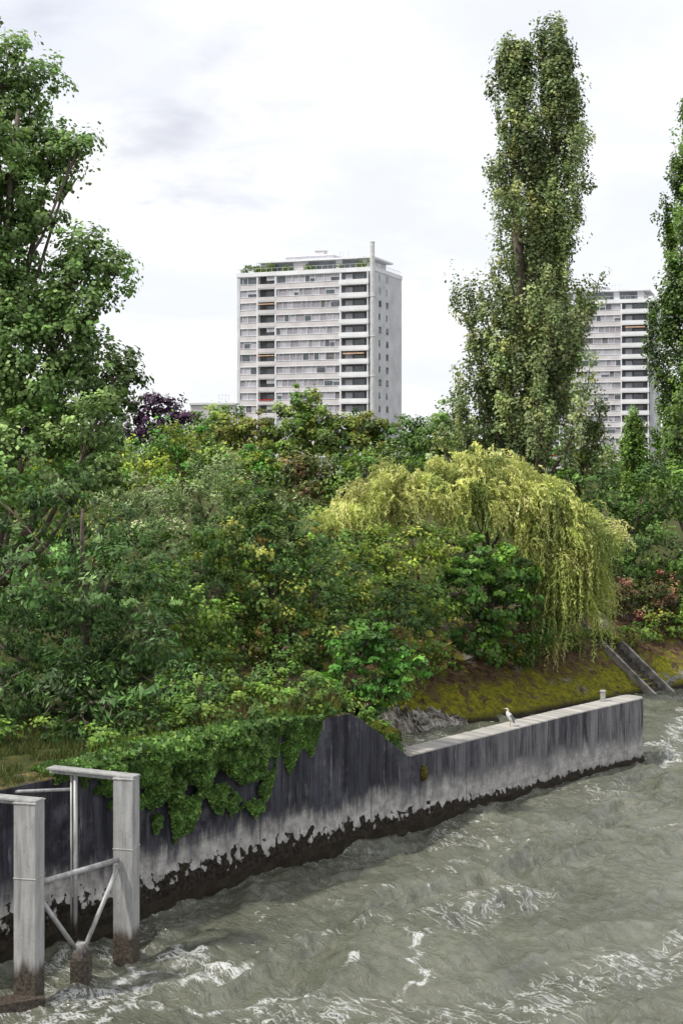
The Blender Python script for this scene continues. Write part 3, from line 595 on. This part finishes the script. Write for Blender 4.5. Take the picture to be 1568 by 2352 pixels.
tree('ash_tree',(-11,98,5),[(-12,98,12.8,1.5),(-10,98,12.4,1.5),(-13.7,98,11.6,1.8),(-11,98,10.6,2.2),(-8.6,98,11.2,1.5)],BG[:1]+YG[:1]+MG,leaf=.28,rc=.55,dens=1.4,nl=44,seed=26)
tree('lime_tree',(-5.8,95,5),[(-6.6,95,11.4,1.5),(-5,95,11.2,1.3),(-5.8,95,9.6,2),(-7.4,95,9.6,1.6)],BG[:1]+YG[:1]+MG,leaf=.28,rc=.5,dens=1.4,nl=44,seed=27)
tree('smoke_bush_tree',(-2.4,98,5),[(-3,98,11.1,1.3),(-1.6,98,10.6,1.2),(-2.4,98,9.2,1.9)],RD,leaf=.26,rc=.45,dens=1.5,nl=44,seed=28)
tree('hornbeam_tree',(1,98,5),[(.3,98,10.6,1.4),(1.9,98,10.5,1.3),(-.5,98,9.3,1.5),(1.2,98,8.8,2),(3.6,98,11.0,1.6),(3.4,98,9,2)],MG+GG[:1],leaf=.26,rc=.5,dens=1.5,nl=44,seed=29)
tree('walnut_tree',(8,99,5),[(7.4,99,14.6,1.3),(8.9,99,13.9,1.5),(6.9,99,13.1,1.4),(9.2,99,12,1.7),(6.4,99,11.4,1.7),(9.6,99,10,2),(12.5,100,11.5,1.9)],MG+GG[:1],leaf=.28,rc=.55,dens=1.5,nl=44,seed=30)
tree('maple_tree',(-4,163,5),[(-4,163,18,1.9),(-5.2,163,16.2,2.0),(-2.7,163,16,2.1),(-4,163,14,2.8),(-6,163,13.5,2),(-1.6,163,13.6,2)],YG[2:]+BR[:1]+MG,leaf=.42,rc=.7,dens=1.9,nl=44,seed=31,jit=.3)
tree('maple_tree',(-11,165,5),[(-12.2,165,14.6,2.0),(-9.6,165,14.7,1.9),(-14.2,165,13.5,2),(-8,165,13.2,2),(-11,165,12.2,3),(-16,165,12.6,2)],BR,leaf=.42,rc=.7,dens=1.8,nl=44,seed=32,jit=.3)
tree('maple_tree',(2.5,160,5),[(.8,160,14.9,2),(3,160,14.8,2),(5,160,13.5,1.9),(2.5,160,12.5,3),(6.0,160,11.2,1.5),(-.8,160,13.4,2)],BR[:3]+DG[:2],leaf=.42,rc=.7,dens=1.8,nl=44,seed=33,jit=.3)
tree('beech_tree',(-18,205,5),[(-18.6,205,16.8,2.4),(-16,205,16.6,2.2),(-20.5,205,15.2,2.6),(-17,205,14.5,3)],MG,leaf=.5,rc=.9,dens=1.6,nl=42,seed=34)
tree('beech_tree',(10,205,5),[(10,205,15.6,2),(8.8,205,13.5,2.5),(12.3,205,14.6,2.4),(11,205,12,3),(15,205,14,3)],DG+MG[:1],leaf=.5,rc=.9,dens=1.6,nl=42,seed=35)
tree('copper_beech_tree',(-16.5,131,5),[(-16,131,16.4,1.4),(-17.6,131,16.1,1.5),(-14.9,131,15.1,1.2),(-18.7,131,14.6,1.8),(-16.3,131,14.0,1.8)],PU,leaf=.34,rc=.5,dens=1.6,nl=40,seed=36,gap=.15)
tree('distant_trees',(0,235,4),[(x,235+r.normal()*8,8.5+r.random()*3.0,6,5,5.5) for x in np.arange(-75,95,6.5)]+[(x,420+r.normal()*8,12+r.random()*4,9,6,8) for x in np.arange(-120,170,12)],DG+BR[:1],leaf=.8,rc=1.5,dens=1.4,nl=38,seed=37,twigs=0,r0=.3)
# ------------------------------------------------------------ poplars
def poplar(name,base,H,prof,seed,nbr=130,leaf=.21,ncl=2400,nl=46,split=1.35,pal=None,r0=.55):
    global NLEAF
    r=np.random.default_rng(seed); e=empty(name,base); mb=MB(); B=np.array(base,float)
    R=lambda h:np.interp(h,[p[0] for p in prof],[p[1] for p in prof])
    def axis_off(h,s): 
        t=np.clip((h-.2)/.75,0,1); return s*split*t*t*(3-2*t)
    for s in ((-1,1) if split>0 else (0,)):
        topf=.965 if s<=0 else 1.0
        hs=np.linspace(0,topf-.03,14); mb.tube([(B[0]+axis_off(h,s)+.12*math.sin(h*9+s)+(.22*s),B[1]+.1*math.cos(h*7)+.15*s,B[2]+h*H) for h in hs],[r0*(1-h)**.8+.02 for h in hs],8)
    CL=[];DD=[];BV=[]
    for k in range(nbr):
        s=r.choice([-1,1]) if split>0 else 0
        tipmax=.965 if s<0 else 1.0
        h0=.03+.87*r.random()**1.05; ln=(.10+.18*r.random())*(1.15-h0*.5); h1=min(h0+ln,tipmax)
        a=r.random()*2*math.pi; off=abs(axis_off(h1,s)); Re=R(h1)
        side=math.cos(a)*s
        if split>0:
            lim=(Re-off) if side>0 else (off*.92 if h1>.88 else Re*.8)
            lim=max(.25,lim*abs(math.cos(a))+Re*.8*(1-abs(math.cos(a)))*(.5 if h1>.8 else 1))
        else: lim=Re
        rad=lim*(.34+.66*r.random())
        if math.sin(a)>.5 and r.random()<.4: continue
        x0=axis_off(h0,s)+.18*s; x1=axis_off(h1,s)
        p0=B+np.array([x0,0,h0*H]); p2=B+np.array([x1+rad*math.cos(a),rad*math.sin(a),h1*H])
        p1=B+np.array([(x0+x1)/2+rad*.85*math.cos(a),rad*.85*math.sin(a),(h0+.35*(h1-h0))*H]); 
        pts=[(1-t)**2*p0+2*t*(1-t)*p1+t*t*p2+r.normal(size=3)*.06*(t>0) for t in np.linspace(0,1,7)]
        br=.12*(1-h0)+.03; mb.tube(pts,[br*(1-.85*t) for t in np.linspace(0,1,7)],5,False)
        n=max(3,int(ncl/nbr*(.5+ln*4)*(0.45+.55*Re/4)))
        t=.34+.70*r.random(n)**.75; q=(1-t)[:,None]**2*p0+(2*t*(1-t))[:,None]*p1+(t*t)[:,None]*p2
        q=q+r.normal(size=(n,3))*np.array([.27,.27,.45])*(.5+.5*min(1,Re/3))*(1.35-.6*t)[:,None]; CL.append(q); DD.append(np.tile(norm(np.array([math.cos(a),math.sin(a),.5])),(n,1))); BV.append(np.full(n,math.exp(r.normal()*.18)))
    p=np.concatenate(CL);D=np.concatenate(DD);bv=np.concatenate(BV); n=len(p)
    cc=pal_pick(pal,n,r)*np.exp(r.normal(size=(n,1))*.2)*bv[:,None]; m_=np.maximum(6,(nl*np.exp(r.normal(size=n)*.3)).astype(int)); idx=np.repeat(np.arange(n),m_); t=len(idx)
    o=r.normal(size=(t,3)); o/=np.maximum(1,np.linalg.norm(o,axis=1,keepdims=True)/1.7)
    P=p[idx]+o*np.array([.23,.23,.33])*np.exp(r.normal(size=n)*.25)[idx][:,None]
    N=norm(D[idx]*.6+norm(o)*.45+np.array([0,0,.35])+r.normal(size=(t,3))*.4); C=cc[idx]*np.exp(r.normal(size=(t,1))*.2)
    L=leaf*(.6+.7*r.random(t)); make_leaves('foliage',P,N,L,L*.75,C,e,droop=.4,seed=seed); NLEAF+=t
    mb.obj('trunk_and_limbs',BARK,e,True)
PP=[((.125,.16,.065),3),((.16,.19,.085),2),((.085,.12,.048),2),((.21,.22,.08),1.)]
prof=[(0,4.0),(.12,5.2),(.28,6.1),(.42,6.0),(.52,5.1),(.62,4.5),(.70,4.2),(.80,3.8),(.88,3.0),(.94,2.4),(1.0,1.9)]
poplar('lombardy_poplar_tree',(11.9,88,4.5),33.6,prof,41,pal=PP,nbr=185,ncl=2900,nl=38,split=1.2)
poplar('lombardy_poplar_tree',(24.5,100,4.5),32.0,[(0,2.8),(.15,3.1),(.4,3.2),(.6,3.0),(.75,2.9),(.85,2.4),(.95,1.4),(1,.4)],42,nbr=110,leaf=.23,ncl=1700,split=0,pal=MG[:2]+[((.10,.14,.06),3)])
poplar('columnar_poplar_tree',(20.0,98,4.5),10.2,[(0,1.4),(.4,1.5),(.8,.8),(1,.2)],43,nbr=40,leaf=.22,ncl=380,split=0,pal=MG,r0=.2)
# ------------------------------------------------------------ weeping willow
def weeping(name,base,domes,seed):
    global NLEAF
    r=np.random.default_rng(seed); e=empty(name,base); Ps=[];Ts=[];Ns=[];Cs=[]
    pal=[((.36,.37,.125),3),((.27,.30,.09),3),((.46,.44,.19),1.8),((.16,.20,.06),1.3)]
    mb=MB(); bl=[(d[0],d[1],d[2]-.6,d[3]) for d in domes]
    for (cx,cy,cz,R,drop,n) in domes:
        ng=max(5,n//16)
        for g_ in range(ng):
            a=r.random()*2*math.pi; 
            if math.sin(a)>.5 and r.random()<.5: a=-a
            el=math.asin(min(1,.05+.95*r.random())); dirv=np.array([math.cos(a)*math.cos(el),math.sin(a)*math.cos(el),math.sin(el)])
            tip=np.array([cx,cy,cz])+dirv*R*(.7+.5*r.random()); gl=drop*(.3+.85*r.random()); gc=pal_pick(pal,1,r)[0]*math.exp(r.normal()*.22)
            outw=np.array([dirv[0]+.3,dirv[1],0])+r.normal(size=3)*.4; outw[2]=.25+.5*r.random()
            for s in range(14):
                ln=gl*(.45+.7*r.random()); o=tip+r.normal(size=3)*np.array([.24,.24,.18]); v=outw*(.55+.3*r.random())+r.normal(size=3)*.16
                m_=int(ln/.075)+8; t=np.linspace(0,1,m_)
                sw=math.sin(r.random()*6)*.25
                q=o+v*(1-np.exp(-t*2.6))[:,None]*.9+np.stack([sw*t*t*1.2,0*t,-(t**1.35)*ln+.0*t],1)
                tg=norm(np.gradient(q,axis=0)); m2=len(q)
                Ps.append(q+r.normal(size=(m2,3))*.035); Ts.append(norm(tg+r.normal(size=(m2,3))*.4)); Ns.append(norm(r.normal(size=(m2,3))*.7+np.array([-.3,-.4,.5])))
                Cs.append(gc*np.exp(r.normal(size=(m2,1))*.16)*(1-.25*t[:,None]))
    P=np.concatenate(Ps);T=np.concatenate(Ts);N=np.concatenate(Ns);C=np.concatenate(Cs)
    k=P[:,2]>ground_h(P[:,0],P[:,1])+.05; k&=P[:,2]>.3; P,T,N,C=P[k],T[k],N[k],C[k]
    L=.24*(.7+.6*r.random(len(P))); make_leaves('foliage',P,N,L,L*.24,C,e,T=T,seed=seed); NLEAF+=len(P)
    limbs(mb,base,.4,bl,r,4); mb.obj('trunk_and_limbs',BARK,e,True)
weeping('weeping_willow_tree',(7.2,71.5,3.0),[(1.0,67.5,8.8,1.4,1.5,380),(-.4,67.0,7.9,1.1,1.5,220),(2.8,68,9.6,1.6,1.6,440),(4.8,68.6,9.9,1.7,1.7,480),(7.0,69.2,10.6,1.5,2.0,460),(8.4,69.4,9.8,1.6,2.2,440),(6.6,68.2,9.0,1.4,1.7,320),(10.4,69,8.2,1.8,2.8,600),(11.6,69.6,7.4,1.3,3.4,420),(10.6,68.8,6.2,1.3,4.0,420),(11.4,69.6,5.0,1.0,3.4,300),(9.7,68.6,7.0,1.1,2.4,220)],51)
# ------------------------------------------------------------ ivy
r=np.random.default_rng(61); n=38000
x=-6.9+6.7*r.random(n)**.95; bot=np.interp(x,[-6.9,-6.2,-5.6,-5.2,-4.85,-4.6,-4.4,-4.15,-3.9,-3.6,-3.3,-3.0,-2.7,-2.25,-2.0,-1.8,-1.5,-1.2,-.9,-.7,-.2],[4.0,3.8,3.4,2.9,2.3,2.9,1.4,1.8,2.3,2.4,1.8,2.5,2.6,1.9,3.0,3.5,3.1,3.8,3.1,3.7,4.0])
bot=bot+(vnoise(x*4,x*0,8)-.5)*.9
topz=np.interp(x,[-6.9,-5.5,-4.5,-3,-2,-.5],[4.25,4.45,4.6,4.6,4.5,4.25]); t=r.random(n)**1.15; z=topz-(topz-bot)*t
th=np.interp(x,[-6.9,-5,-4,-2.6,-1.8,-.5],[.12,.45,.65,.5,.2,.08])*(1-t*.85)
cl=vnoise(x*2.9,z*2.9,17)*.6+vnoise(x*6,z*6,18)*.4; th=th*(.3+1.4*cl)
o=th*(.8+.25*r.random(n)); back=(z>4.2)
dd=o-np.where(back,r.random(n)*1.1,0)
P=np.stack([x+.745*dd,wy(x)-.67*dd,z],1); k=(cl>.36)|(t<.5); P=P[k];cl=cl[k]; n=len(P)
N=norm(np.array([.745,-.67,.9])*.6+r.normal(size=(n,3))*.5)
C=pal_pick([((.045,.09,.02),3),((.065,.125,.028),3),((.11,.17,.035),1)],n,r)*np.exp(r.normal(size=(n,1))*.25)*(.35+1.3*cl[:,None])
L=.13*(.6+.7*r.random(n)); make_leaves('ivy',P,N,L,L*.9,C,None,droop=1.2,seed=3)
q=norm(r.normal(size=(500,3)))*.17*np.array([.7,.5,1.5]); P=q+np.array([2.62,wy(2.62)-.08,1.75]); make_leaves('wall_moss',P,norm(q+r.normal(size=(500,3))*.1),np.full(500,.06),np.full(500,.05),np.tile([.14,.12,.02],(500,1))*np.exp(r.normal(size=(500,1))*.3),None)
# ------------------------------------------------------------ grasses
def grass(name,n,xr,dr,hh,pal,seed,wid=.012,thr=.35):
    r=np.random.default_rng(seed); x=xr[0]+(xr[1]-xr[0])*r.random(n); d_=dr[0]+(dr[1]-dr[0])*r.random(n)
    X_=x-.745*d_; Y_=wy(x)+.67*d_; Z_=ground_h(X_,Y_); Z_=np.where(d_<1.0,4.15,Z_); k=(vnoise(X_*1.3,Y_*1.3,seed)>thr)&(Z_>1); X_,Y_,Z_=X_[k],Y_[k],Z_[k]; n=len(X_)
    h=hh*(.3+.9*r.random(n)); ln=r.normal(size=(n,2))*.35*h[:,None]
    a=r.random(n)*math.pi; w_=wid*(1+h); dx,dy=np.cos(a)*w_,np.sin(a)*w_
    p0=np.stack([X_-dx,Y_-dy,Z_-.02],1);p1=np.stack([X_+dx,Y_+dy,Z_-.02],1)
    p2=np.stack([X_+ln[:,0]+dx*.2,Y_+ln[:,1],Z_+h],1);p3=np.stack([X_+ln[:,0]-dx*.2,Y_+ln[:,1],Z_+h],1)
    V=np.stack([p0,p1,p2,p3],1).reshape(-1,3); me=np_mesh(name,V,np.arange(n*4).reshape(-1,4))
    C=pal_pick(pal,n,r)*np.exp(r.normal(size=(n,1))*.25); attr_color(me,'Col',np.repeat(C,4,0)); link(name,me,None,LEAF)
grass('grass',30000,(-12,-4.5),(.08,5),.17,[((.05,.085,.02),3),((.09,.10,.03),2),((.17,.13,.05),.7)],71,thr=.25)
grass('dry_grass',3800,(-3.4,.2),(.3,2.0),.75,[((.24,.17,.085),3),((.18,.12,.06),2),((.10,.12,.03),2.5)],72,.007,.45)
grass('bank_weeds',8000,(-5.5,.6),(.1,1.6),.38,[((.08,.15,.02),3),((.16,.18,.03),1)],73,.016)
r=np.random.default_rng(81); P=[]
for k in range(46):
    a=r.choice([r.uniform(10,31.5),r.uniform(24,31.5),r.uniform(1,9)],p=[.45,.4,.15]); s=.4+.5*r.random(); c0=np.array(fr1(a,1.2+r.random()*.8,51.3+s*.9+ (r.random()<.2)*.8)); P.append(c0+norm(r.normal(size=(70,3)))*r.random((70,1))**.4*s)
P=np.concatenate(P); n=len(P); make_leaves('roof_garden_shrubs',P,norm(r.normal(size=(n,3))+np.array([0,-.3,.6])),np.full(n,.3),np.full(n,.22),pal_pick(DG+MG+BR[:1],n,r)*np.exp(r.normal(size=(n,1))*.2),tow1)
print('LEAVES',NLEAF)
